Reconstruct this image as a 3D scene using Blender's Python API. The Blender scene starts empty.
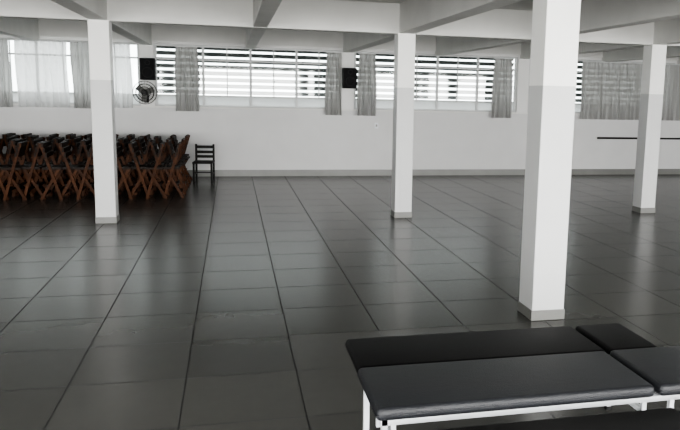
import bpy, bmesh, math, random
from mathutils import Matrix, Vector
random.seed(4)
scene = bpy.context.scene
try:
    scene.view_settings.look = 'AgX - Medium High Contrast'
except Exception:
    pass

# ------------------------------------------------------------ materials
def new_mat(name):
    m = bpy.data.materials.new(name); m.use_nodes = True
    nt = m.node_tree
    return m, nt, nt.nodes["Principled BSDF"]

def simple(name, col, rough=0.6, metal=0.0, var=0.08, scale=6.0, spec=0.5, bump=0.0, bscale=80):
    m, nt, b = new_mat(name)
    b.inputs["Roughness"].default_value = rough
    b.inputs["Metallic"].default_value = metal
    b.inputs["Specular IOR Level"].default_value = spec
    tc = nt.nodes.new("ShaderNodeTexCoord")
    nz = nt.nodes.new("ShaderNodeTexNoise"); nz.inputs["Scale"].default_value = scale
    nz.inputs["Detail"].default_value = 5
    nt.links.new(tc.outputs["Object"], nz.inputs["Vector"])
    r = nt.nodes.new("ShaderNodeValToRGB")
    r.color_ramp.elements[0].position = 0.3; r.color_ramp.elements[1].position = 0.7
    r.color_ramp.elements[0].color = tuple(c*(1-var) for c in col)+(1,)
    r.color_ramp.elements[1].color = tuple(min(1,c*(1+var)) for c in col)+(1,)
    nt.links.new(nz.outputs["Fac"], r.inputs["Fac"])
    nt.links.new(r.outputs["Color"], b.inputs["Base Color"])
    if bump > 0:
        n2 = nt.nodes.new("ShaderNodeTexNoise"); n2.inputs["Scale"].default_value = bscale
        nt.links.new(tc.outputs["Object"], n2.inputs["Vector"])
        bp = nt.nodes.new("ShaderNodeBump"); bp.inputs["Strength"].default_value = bump
        bp.inputs["Distance"].default_value = 0.01
        nt.links.new(n2.outputs["Fac"], bp.inputs["Height"])
        nt.links.new(bp.outputs["Normal"], b.inputs["Normal"])
    return m

def two_tone(name, low, high, z, rough=0.5):
    m, nt, b = new_mat(name)
    b.inputs["Roughness"].default_value = rough
    g = nt.nodes.new("ShaderNodeNewGeometry"); s = nt.nodes.new("ShaderNodeSeparateXYZ")
    nt.links.new(g.outputs["Position"], s.inputs[0])
    c = nt.nodes.new("ShaderNodeMath"); c.operation = 'GREATER_THAN'; c.inputs[1].default_value = z
    nt.links.new(s.outputs["Z"], c.inputs[0])
    nz = nt.nodes.new("ShaderNodeTexNoise"); nz.inputs["Scale"].default_value = 3; nz.inputs["Detail"].default_value = 6
    nt.links.new(g.outputs["Position"], nz.inputs["Vector"])
    mx = nt.nodes.new("ShaderNodeMix"); mx.data_type = 'RGBA'
    mx.inputs[6].default_value = low+(1,); mx.inputs[7].default_value = high+(1,)
    nt.links.new(c.outputs[0], mx.inputs[0])
    mr = nt.nodes.new("ShaderNodeMapRange"); mr.inputs[3].default_value = 0.93; mr.inputs[4].default_value = 1.04
    nt.links.new(nz.outputs["Fac"], mr.inputs[0])
    m2 = nt.nodes.new("ShaderNodeMix"); m2.data_type = 'RGBA'; m2.blend_type = 'MULTIPLY'; m2.inputs[0].default_value = 1
    nt.links.new(mx.outputs[2], m2.inputs[6]); nt.links.new(mr.outputs[0], m2.inputs[7])
    nt.links.new(m2.outputs[2], b.inputs["Base Color"])
    return m

TILE = 0.61
def floor_mat():
    m, nt, b = new_mat("porcelain_tile")
    g = nt.nodes.new("ShaderNodeNewGeometry")
    mp = nt.nodes.new("ShaderNodeMapping")
    mp.inputs["Location"].default_value = (0.27+TILE*40, -4.01+TILE*40, 0)
    nt.links.new(g.outputs["Position"], mp.inputs["Vector"])
    br = nt.nodes.new("ShaderNodeTexBrick")
    br.offset = 0; br.squash = 1
    br.inputs["Scale"].default_value = 1
    br.inputs["Brick Width"].default_value = TILE; br.inputs["Row Height"].default_value = TILE
    br.inputs["Mortar Size"].default_value = 0.004; br.inputs["Mortar Smooth"].default_value = 0.1
    br.inputs["Bias"].default_value = 0
    br.inputs["Color1"].default_value = (0.062, 0.062, 0.058, 1)
    br.inputs["Color2"].default_value = (0.084, 0.084, 0.078, 1)
    br.inputs["Mortar"].default_value = (0.016, 0.016, 0.016, 1)
    nt.links.new(mp.outputs[0], br.inputs["Vector"])
    nz = nt.nodes.new("ShaderNodeTexNoise"); nz.inputs["Scale"].default_value = 9; nz.inputs["Detail"].default_value = 8
    nt.links.new(g.outputs["Position"], nz.inputs["Vector"])
    mr = nt.nodes.new("ShaderNodeMapRange"); mr.inputs[3].default_value = 0.95; mr.inputs[4].default_value = 1.05
    nt.links.new(nz.outputs["Fac"], mr.inputs[0])
    m2 = nt.nodes.new("ShaderNodeMix"); m2.data_type = 'RGBA'; m2.blend_type = 'MULTIPLY'; m2.inputs[0].default_value = 1
    nt.links.new(br.outputs["Color"], m2.inputs[6]); nt.links.new(mr.outputs[0], m2.inputs[7])
    nt.links.new(m2.outputs[2], b.inputs["Base Color"])
    ad = nt.nodes.new("ShaderNodeMath"); ad.operation = 'MULTIPLY_ADD'; ad.inputs[1].default_value = 0.5
    ad.inputs[2].default_value = 0.26
    nt.links.new(br.outputs["Fac"], ad.inputs[0])
    nt.links.new(ad.outputs[0], b.inputs["Roughness"])
    b.inputs["Specular IOR Level"].default_value = 0.45
    bp = nt.nodes.new("ShaderNodeBump"); bp.inputs["Strength"].default_value = 0.25; bp.inputs["Distance"].default_value = 0.001; bp.invert = True
    nt.links.new(br.outputs["Fac"], bp.inputs["Height"]); nt.links.new(bp.outputs["Normal"], b.inputs["Normal"])
    return m

def cloth_mat(name, col, trans, tl=0.5):
    m, nt, b = new_mat(name)
    out = nt.nodes["Material Output"]
    b.inputs["Base Color"].default_value = col+(1,); b.inputs["Roughness"].default_value = 0.9
    t = nt.nodes.new("ShaderNodeBsdfTranslucent"); t.inputs["Color"].default_value = col+(1,)
    tp = nt.nodes.new("ShaderNodeBsdfTransparent")
    m1 = nt.nodes.new("ShaderNodeMixShader"); m1.inputs[0].default_value = tl
    nt.links.new(b.outputs[0], m1.inputs[1]); nt.links.new(t.outputs[0], m1.inputs[2])
    m2 = nt.nodes.new("ShaderNodeMixShader")
    tc = nt.nodes.new("ShaderNodeTexCoord"); w = nt.nodes.new("ShaderNodeTexNoise"); w.inputs["Scale"].default_value = 60
    nt.links.new(tc.outputs["Object"], w.inputs["Vector"])
    mr = nt.nodes.new("ShaderNodeMapRange"); mr.inputs[3].default_value = trans*0.8; mr.inputs[4].default_value = trans*1.2
    nt.links.new(w.outputs["Fac"], mr.inputs[0]); nt.links.new(mr.outputs[0], m2.inputs[0])
    nt.links.new(m1.outputs[0], m2.inputs[1]); nt.links.new(tp.outputs[0], m2.inputs[2])
    nt.links.new(m2.outputs[0], out.inputs["Surface"])
    return m

def glass_mat():
    m, nt, b = new_mat("window_glass")
    out = nt.nodes["Material Output"]
    tp = nt.nodes.new("ShaderNodeBsdfTransparent"); tp.inputs[0].default_value = (0.92,0.95,0.95,1)
    gl = nt.nodes.new("ShaderNodeBsdfGlossy"); gl.inputs["Roughness"].default_value = 0.05
    mx = nt.nodes.new("ShaderNodeMixShader"); mx.inputs[0].default_value = 0.06
    nt.links.new(tp.outputs[0], mx.inputs[1]); nt.links.new(gl.outputs[0], mx.inputs[2])
    nt.links.new(mx.outputs[0], out.inputs["Surface"])
    return m

M_floor = floor_mat()
M_wall = two_tone("wall_paint", (0.62,0.62,0.62), (0.74,0.74,0.73), 1.26, 0.55)
M_col = two_tone("column_paint", (0.58,0.585,0.585), (0.90,0.90,0.88), 1.68, 0.45)
M_ceil = simple("ceiling_paint", (0.56,0.56,0.545), 0.8, var=0.12, scale=1.5)
M_beam = simple("beam_paint", (0.68,0.68,0.66), 0.7, var=0.06, scale=2)
M_base = simple("baseboard_tile", (0.17,0.17,0.162), 0.35, var=0.08, scale=4)
M_alu = simple("painted_steel_frame", (0.5,0.51,0.51), 0.4, var=0.04)
M_glass = glass_mat()
M_frost = cloth_mat("frosted_glass", (0.6,0.62,0.62), 0.05, 0.6)
M_black = simple("black_plastic", (0.008,0.008,0.008), 0.55, var=0.2, scale=20, spec=0.3)
M_grill = simple("speaker_grill", (0.01,0.01,0.011), 0.8, var=0.5, scale=300, spec=0.2)
M_wood = simple("varnished_wood", (0.052,0.0185,0.0065), 0.5, var=0.5, scale=9, spec=0.12)
M_wood2 = simple("dark_wood", (0.012,0.006,0.0035), 0.5, var=0.3, scale=9, spec=0.15)
M_dark = simple("very_dark_wood", (0.005,0.004,0.0035), 0.55, var=0.3, scale=9, spec=0.25)
M_vblack = simple("black_vinyl", (0.004,0.004,0.0045), 0.55, var=0.15, scale=14, spec=0.25, bump=0.2, bscale=180)
M_vgrey = simple("charcoal_vinyl", (0.013,0.014,0.017), 0.42, var=0.12, scale=14, spec=0.45, bump=0.35, bscale=220)
M_white = simple("white_enamel", (0.75,0.77,0.80), 0.3, var=0.04)
M_curt = cloth_mat("sheer_curtain", (0.66,0.66,0.66), 0.11, 0.45)
M_curtd = cloth_mat("grey_curtain", (0.40,0.40,0.39), 0.02, 0.28)
M_louver = simple("louver_metal", (0.06,0.062,0.06), 0.5, var=0.15)
M_ground = simple("outdoor_concrete", (0.12,0.12,0.11), 0.9, var=0.15, scale=1)

# ------------------------------------------------------------ mesh builder
class MB:
    def __init__(s): s.bm = bmesh.new(); s.mats = []
    def mi(s, mat):
        if mat not in s.mats: s.mats.append(mat)
        return s.mats.index(mat)
    def box(s, x0,x1,y0,y1,z0,z1, mat, bevel=0, seg=2, rot=None):
        r = bmesh.ops.create_cube(s.bm, size=1)
        vs = r["verts"]
        c = Vector(((x0+x1)/2,(y0+y1)/2,(z0+z1)/2))
        for v in vs:
            v.co = Vector((v.co.x*(x1-x0), v.co.y*(y1-y0), v.co.z*(z1-z0)))
        fs = set(f for v in vs for f in v.link_faces)
        k = s.mi(mat)
        for f in fs: f.material_index = k
        if bevel > 0:
            es = list(set(e for v in vs for e in v.link_edges))
            rb = bmesh.ops.bevel(s.bm, geom=es, offset=bevel, segments=seg, affect='EDGES', profile=0.5)
            vs = list(set(v for f in rb["faces"] for v in f.verts) | set(v for v in vs if v.is_valid))
            for f in set(f for v in vs for f in v.link_faces): f.material_index = k; f.smooth = seg > 2
        for v in vs:
            if rot is not None: v.co = rot @ v.co
            v.co += c
        return vs
    def bar(s, p, q, w, d, mat):
        p = Vector(p); q = Vector(q); L = (q-p).length
        z = (q-p).normalized()
        x = Vector((1,0,0))
        if abs(z.dot(x)) > .9: x = Vector((0,1,0))
        y = z.cross(x).normalized(); x = y.cross(z).normalized()
        R = Matrix((x,y,z)).transposed()
        r = bmesh.ops.create_cube(s.bm, size=1); k = s.mi(mat)
        for v in r["verts"]:
            v.co = R @ Vector((v.co.x*w, v.co.y*d, v.co.z*L)) + (p+q)/2
        for f in set(f for v in r["verts"] for f in v.link_faces): f.material_index = k
    def cyl(s, p, q, r0, mat, seg=12, r1=None):
        p = Vector(p); q = Vector(q); L = (q-p).length
        if r1 is None: r1 = r0
        R = (q-p).to_track_quat('Z','Y').to_matrix().to_4x4()
        r = bmesh.ops.create_cone(s.bm, cap_ends=True, segments=seg, radius1=r0, radius2=r1, depth=L,
                                  matrix=Matrix.Translation((p+q)/2) @ R)
        k = s.mi(mat)
        for f in set(f for v in r["verts"] for f in v.link_faces): f.material_index = k; f.smooth = len(f.verts) == 4
    def torus(s, c, R, r, mat, axis='Y', n=28, m=6):
        k = s.mi(mat); rings = []
        for i in range(n):
            a = 2*math.pi*i/n; ring = []
            for j in range(m):
                b = 2*math.pi*j/m
                rr = R + r*math.cos(b)
                co = Vector((rr*math.cos(a), r*math.sin(b), rr*math.sin(a)))
                if axis == 'Z': co = Vector((co.x, co.z, co.y))
                ring.append(s.bm.verts.new(co+Vector(c)))
            rings.append(ring)
        for i in range(n):
            for j in range(m):
                f = s.bm.faces.new((rings[i][j], rings[(i+1)%n][j], rings[(i+1)%n][(j+1)%m], rings[i][(j+1)%m]))
                f.material_index = k; f.smooth = True
    def obj(s, name, loc=(0,0,0), rotz=0, link=True):
        bmesh.ops.recalc_face_normals(s.bm, faces=s.bm.faces)
        me = bpy.data.meshes.new(name); s.bm.to_mesh(me); s.bm.free()
        for m in s.mats: me.materials.append(m)
        if not link: return me
        o = bpy.data.objects.new(name, me); o.location = loc; o.rotation_euler[2] = rotz
        scene.collection.objects.link(o); return o

def inst(name, me, loc, rotz=0, sc=1):
    o = bpy.data.objects.new(name, me); o.location = loc; o.rotation_euler[2] = rotz
    o.scale = (sc,sc,sc)
    scene.collection.objects.link(o); return o

# ------------------------------------------------------------ room shell
XL, XR, YF, YB = -8.0, 14.0, -3.5, 13.8
H = 2.72; BB = 2.35
WS, WT = 1.28, 2.39
T = 0.2
b = MB(); b.box(XL-T, XR+T, YF-T, YB+T, -0.1, 0, M_floor); b.obj("floor")
b = MB(); b.box(XL-T, XR+T, YF-T, YB+T, H, H+0.15, M_ceil); b.obj("ceiling")

COLX = [-5.08, -1.47, 2.15, 5.74, 9.34, 12.94]
PW = 0.24
b = MB()
b.box(XL-T, XR+T, YB, YB+T, 0, WS, M_wall)
b.box(XL-T, XR+T, YB, YB+T, WT, H, M_wall)
b.box(XL-T, COLX[0]-PW/2, YB, YB+T, WS, WT, M_wall)
for x in COLX: b.box(x-PW/2, x+PW/2, YB, YB+T, WS, WT, M_wall)
b.box(XL, XR, YB-0.02, YB+0.01, WS-0.025, WS+0.005, M_beam)
b.obj("wall_back")
b = MB(); b.box(XL-T, XL, YF-T, YB, 0, H, M_wall); b.obj("wall_left")
b = MB(); b.box(XR, XR+T, YF-T, YB, 0, H, M_wall); b.obj("wall_right")
b = MB()
b.box(XL, XR, YF-T, YF, 0, 0.3, M_wall); b.box(XL, XR, YF-T, YF, 2.6, H, M_wall)
for x in [-8,-2.8,2.8,8.2,13.7]: b.box(x, x+0.3, YF-T, YF, 0.3, 2.6, M_wall)
b.obj("wall_front")
BH = 0.12
b = MB(); b.box(XL, XR, YB-0.015, YB, 0, BH, M_base); b.obj("baseboard_back")
b = MB(); b.box(XL, XL+0.015, YF, YB-0.015, 0, BH, M_base); b.obj("baseboard_left")
b = MB(); b.box(XR-0.015, XR, YF, YB-0.015, 0, BH, M_base); b.obj("baseboard_right")

b = MB()
for y in [0.4, 4.77, 9.12]:
    b.box(XL, XR, y-0.1, y+0.1, BB, H, M_beam, bevel=0.006, seg=1)
for i,x in enumerate([-6.88,-5.08,-3.28,-1.47,0.34,2.15,3.95,5.74,7.54,9.34,11.14,12.94]):
    w = 0.085 if i%2==0 else 0.1
    b.box(x-w, x+w, YF, YB, BB+(0.005), H, M_beam, bevel=0.006, seg=1)
b.box(XL, XR, YB-0.05, YB, WT+0.05, H, M_beam)
b.obj("ceiling_beams")

for cy in [4.77, 9.12]:
    for cx in COLX:
        if cy == 4.77 and cx < 0: continue
        CW = 0.25 if cy == 4.77 else 0.225
        if cy == 4.77: cx += 0.055
        b = MB()
        b.box(cx-CW/2, cx+CW/2, cy-CW/2, cy+CW/2, 0, BB+0.006, M_col, bevel=0.006, seg=2)
        w = CW/2+0.006
        b.box(cx-w, cx+w, cy-w, cy+w, 0, 0.075, M_base, bevel=0.003, seg=1)
        b.obj("column")

# ------------------------------------------------------------ windows
def window(idx, x0, x1, nb, louv):
    b = MB()
    y = YB+0.08
    f = 0.022
    b.box(x0, x1, y-0.03, y+0.03, WS, WS+0.035, M_alu)
    b.box(x0, x1, y-0.03, y+0.03, WT-0.035, WT, M_alu)
    for i in range(nb+1):
        xx = x0+(x1-x0)*i/nb
        xx = min(max(xx, x0+f), x1-f)
        b.box(xx-f, xx+f, y-0.028, y+0.028, WS+0.035, WT-0.035, M_alu)
    z1 = WS+0.2; z2 = WT-0.26
    for z in (z1, z2):
        b.box(x0, x1, y-0.025, y+0.025, z-0.015, z+0.015, M_alu)
    for i in range(nb):
        xa = x0+(x1-x0)*(i+0.5)/nb
        b.box(xa-0.009, xa+0.009, y-0.015, y+0.015, z1, WT-0.03, M_alu)
    b.box(x0+0.01, x1-0.01, y-0.003, y+0.003, z1, WT-0.03, M_glass)
    b.box(x0+0.01, x1-0.01, y-0.003, y+0.003, WS+0.03, z1, M_frost)
    if louv:
        z = WS+0.27
        rot = Matrix.Rotation(math.radians(-50), 3, 'X')
        while z < WT-0.03:
            b.box(x0+0.03, x1-0.03, y+0.11-0.045, y+0.11+0.045, z-0.004, z+0.004, M_louver, rot=rot)
            z += 0.115
    return b.obj("window_%d" % idx)
for i in range(len(COLX)-1):
    window(i+1, COLX[i]+PW/2, COLX[i+1]-PW/2, 4, i in (1,2,3))

# ------------------------------------------------------------ curtains
def curtain(x0, x1, z0, z1, mat, waves, amp=0.035, y=YB-0.09, pinch=0.0):
    b = MB(); k = b.mi(mat)
    nx = max(12, int(waves*10)); nz = 14
    ph = random.random()*6
    g = []
    for j in range(nz+1):
        t = j/nz; z = z0+(z1-z0)*t
        row = []
        for i in range(nx+1):
            u = i/nx
            s_ = 1+pinch*(1-t)
            xc = (x0+x1)/2+(x1-x0)*(u-0.5)*s_
            a = 2*math.pi*waves*u+ph
            yy = y+amp*math.sin(a)*(0.55+0.45*(1-t))+amp*0.3*math.sin(2.3*a+3*t)
            row.append(b.bm.verts.new((xc+0.012*math.sin(a*0.5+5*t), yy, z)))
        g.append(row)
    for j in range(nz):
        for i in range(nx):
            f = b.bm.faces.new((g[j][i],g[j][i+1],g[j+1][i+1],g[j+1][i])); f.material_index = k; f.smooth = True
    b.box(x0-0.01, x1+0.01, y-0.012, y+0.012, z1-0.002, z1+0.022, M_alu)
    return b.obj("curtain")
zt = 2.36
curtain(-5.9, -4.0, 1.25, zt, M_curt, 13)
curtain(-3.97, -3.66, 1.22, zt, M_curtd, 4)
curtain(-3.58, -2.76, 1.23, zt, M_curt, 6)
curtain(-2.70, -2.42, 1.22, zt, M_curtd, 4)
curtain(-2.36, -1.72, 1.24, zt, M_curt, 6)
curtain(-0.97, -0.60, 1.2, zt-0.02, M_curtd, 5, pinch=0.18)
curtain(1.72, 2.0, 1.17, zt-0.02, M_curtd, 4, pinch=0.15)
curtain(2.34, 2.66, 1.17, zt-0.02, M_curtd, 5, pinch=0.2)
curtain(5.06, 5.44, 1.17, zt-0.02, M_curtd, 5, pinch=0.2)
curtain(7.0, 8.5, 1.17, zt-0.02, M_curtd, 14)
curtain(8.55, 10.4, 1.17, zt-0.02, M_curtd, 15)

# ------------------------------------------------------------ speakers, fan, rail, outlets
def speaker(x, z):
    b = MB(); y1 = YB-0.10
    b.box(x-0.13, x+0.13, y1-0.2, y1, z-0.19, z+0.19, M_black, bevel=0.015, seg=2)
    b.box(x-0.115, x+0.115, y1-0.208, y1-0.198, z-0.175, z+0.175, M_grill)
    b.torus((x, y1-0.21, z-0.06), 0.085, 0.006, M_black)
    b.torus((x, y1-0.21, z+0.11), 0.04, 0.005, M_black)
    b.bar((x, YB, z), (x, y1-0.02, z), 0.05, 0.05, M_black)
    b.box(x-0.05, x+0.05, YB-0.012, YB, z-0.1, z+0.1, M_black)
    return b.obj("wall_speaker")
speaker(-1.43, 1.93); speaker(2.15, 1.87)

b = MB(); c = Vector((-1.49, YB-0.26, 1.52))
for R,yy in ((0.2,0),(0.2,0.03),(0.15,-0.045),(0.1,-0.06),(0.15,0.06),(0.05,-0.065)):
    b.torus(c+Vector((0,yy,0)), R, 0.005, M_black)
for i in range(24):
    a = 2*math.pi*i/24; d = Vector((math.cos(a),0,math.sin(a)))
    b.cyl(c+d*0.04+Vector((0,-0.066,0)), c+d*0.15+Vector((0,-0.045,0)), 0.002, M_black, 5)
    b.cyl(c+d*0.15+Vector((0,-0.045,0)), c+d*0.2, 0.002, M_black, 5)
b.cyl(c+Vector((0,-0.07,0)), c+Vector((0,-0.03,0)), 0.035, M_black, 16)
b.cyl(c+Vector((0,0.02,0)), c+Vector((0,0.14,0)), 0.055, M_black, 16)
for i in range(3):
    a = 2*math.pi*i/3+0.4
    rot = Matrix.Rotation(-a,3,'Y') @ Matrix.Rotation(0.4,3,'X')
    vs = b.box(-0.065,0.065,-0.002,0.002,-0.05,0.05, M_base)
    for v in vs:
        v.co = rot @ (v.co+Vector((0.1,0,0)))+c
b.bar(c+Vector((0,0.1,-0.02)), (c.x, YB, c.z-0.1), 0.03, 0.03, M_black)
b.box(c.x-0.04,c.x+0.04,YB-0.02,YB,c.z-0.18,c.z-0.02,M_black)
b.obj("wall_fan")

b = MB()
b.box(7.45, 9.6, YB-0.07, YB-0.03, 0.76, 0.80, M_dark)
for x in (7.6, 8.5, 9.4): b.bar((x,YB,0.78),(x,YB-0.05,0.78),0.03,0.03,M_dark)
b.obj("wall_rail")
for (x,z) in ((2.72,0.98),(6.2,0.4)):
    b = MB(); b.box(x-0.035,x+0.035,YB-0.01,YB,z-0.055,z+0.055,M_white,bevel=0.003)
    b.box(x-0.018,x+0.018,YB-0.013,YB-0.009,z-0.025,z+0.025,M_base); b.obj("wall_outlet")

# ------------------------------------------------------------ chairs
def folding_chair_mesh():
    b = MB(); W = 0.2
    for sx in (-W, W):
        b.bar((sx,-0.13,0.0),(sx,0.11,0.80),0.02,0.04,M_wood)
        b.bar((sx*0.88,0.14,0.0),(sx*0.88,-0.11,0.44),0.02,0.038,M_wood)
        b.bar((sx*0.97,-0.14,0.445),(sx*0.97,0.10,0.445),0.02,0.03,M_wood2)
    for (y,z) in ((0.062,0.635),(0.082,0.705),(0.102,0.775)):
        b.box(-W-0.012,W+0.012,y-0.03,y-0.002,z-0.032,z+0.032,M_wood2,bevel=0.003,seg=1)
    for i in range(5):
        y = -0.13+i*0.046
        b.box(-W+0.015,W-0.015,y,y+0.038,0.44,0.458,M_wood2,bevel=0.003,seg=1)
    b.bar((-W,-0.09,0.13),(W,-0.09,0.13),0.02,0.03,M_wood2)
    b.bar((-W*0.88,0.095,0.08),(W*0.88,0.095,0.08),0.03,0.03,M_wood2)
    b.bar((-W*0.88,0.05,0.2),(W*0.88,0.05,0.2),0.03,0.03,M_wood2)
    return b.obj("folding_chair_mesh", link=False)
fc = folding_chair_mesh()
for r in range(5):
    for c_ in range(21):
        x = -0.86-c_*0.235; y = 11.2+r*0.46+(0.0 if c_%2 else 0.045)
        yaw = math.pi/2*(1 if (c_//2+r)%2 else -1)+random.uniform(-.03,.03)
        inst("folding_chair", fc, (x, y, 0), yaw, 1.0)

b = MB()
for sx in (-0.15,0.15):
    b.bar((sx,0.16,0),(sx,0.18,0.64),0.032,0.032,M_dark)
    b.bar((sx,-0.15,0),(sx,-0.15,0.33),0.032,0.032,M_dark)
    b.bar((sx,-0.15,0.13),(sx,0.16,0.13),0.02,0.02,M_dark)
b.box(-0.17,0.17,-0.18,0.18,0.32,0.35,M_dark,bevel=0.006)
for z in (0.42,0.50,0.59): b.box(-0.145,0.145,0.16,0.18,z-0.024,z+0.024,M_dark)
b.bar((-0.15,-0.15,0.17),(0.15,-0.15,0.17),0.02,0.02,M_dark)
b.obj("dining_chair", (-0.50,13.1,0), -0.1)

# ------------------------------------------------------------ benches
def pad(b, x0,x1,y0,y1,z0,z1,mat):
    b.box(x0,x1,y0,y1,z0,z1,mat,bevel=0.02,seg=4)
    zz = z0+0.026
    b.box(x0-0.0015,x1+0.0015,y0-0.0015,y1+0.0015,zz-0.003,zz+0.001,mat)
def bench(x0,x1,xh,y0,y1,zt,mat,name,ins=0.035):
    b = MB(); t = 0.052
    pad(b,x0,x1,y0,y1,zt-t,zt,mat)
    pad(b,x1+0.02,xh,y0,y1,zt-t,zt,mat)
    zf = zt-t; r = 0.022
    ya, yb = y0+0.03, y1-0.03
    b.box(x0+ins-0.015,xh-0.03,ya-r/2,ya+r/2,zf-r,zf,M_white); b.box(x0+ins-0.015,xh-0.03,yb-r/2,yb+r/2,zf-r,zf,M_white)
    for x in (x0+ins,x1-0.05,xh-0.05):
        b.box(x-r/2,x+r/2,ya,yb,zf-r,zf,M_white)
    for x in (x0+ins,xh-0.05):
        for y in (ya,yb): b.box(x-r/2,x+r/2,y-r/2,y+r/2,0.015,zf,M_white)
        b.box(x-r/2,x+r/2,ya,yb,0.12,0.145,M_white)
        for y in (ya,yb): b.box(x-r/2-.003,x+r/2+.003,y-r/2-.003,y+r/2+.003,0,0.02,M_black)
    b.box(x0+ins,xh-0.06,(ya+yb)/2-r/2,(ya+yb)/2+r/2,0.12,0.145,M_white)
    return b.obj(name)
bench(0.50,1.655,1.93,2.84,3.215,0.46,M_vblack,"massage_bench",0.16)
bench(0.485,1.61,2.0,2.375,2.79,0.485,M_vgrey,"massage_bench")
bench(0.49,1.61,2.0,1.84,2.26,0.455,M_vblack,"massage_bench")

# ------------------------------------------------------------ exterior
b = MB(); b.box(-40,50,-40,YF-T,-0.2,-0.1,M_ground); b.box(-40,50,YB+T,45,-0.2,-0.1,M_ground); b.obj("ground")

# ------------------------------------------------------------ light
w = bpy.data.worlds.new("sky"); scene.world = w; w.use_nodes = True
bg = w.node_tree.nodes["Background"]
bg.inputs["Color"].default_value = (0.97,0.985,0.98,1); bg.inputs["Strength"].default_value = 8
def area(name, loc, rx, sx, sy, portal, power=0):
    l = bpy.data.lights.new(name, 'AREA'); l.shape = 'RECTANGLE'; l.size = sx; l.size_y = sy
    l.cycles.is_portal = portal; l.energy = power; l.color = (1,0.985,0.955)
    o = bpy.data.objects.new(name, l); o.location = loc; o.rotation_euler = (rx,0,0); scene.collection.objects.link(o)
area("sky_portal_back", ((XL+XR)/2, YB+0.22, (WS+WT)/2), -math.pi/2, XR-XL, WT-WS, True)
area("front_daylight", ((XL+XR)/2, YF-0.25, 1.45), math.pi/2, XR-XL, 2.3, False, 2350)

# ------------------------------------------------------------ camera
X = Vector((2888,40,-718)).normalized(); Y = Vector((-180,112,-718)).normalized()
X = (X-Y*X.dot(Y)).normalized(); Z = X.cross(Y)
R = Matrix((X,Y,Z)).to_4x4()
cam = bpy.data.cameras.new("camera"); co = bpy.data.objects.new("camera", cam)
co.matrix_world = Matrix.Translation((0,0,1.6)) @ R
cam.sensor_width = 36; cam.lens = 718/680*36
cam.shift_x = (340-412)/680; cam.shift_y = (202-215)/680
cam.clip_start = 0.05
scene.collection.objects.link(co); scene.camera = co
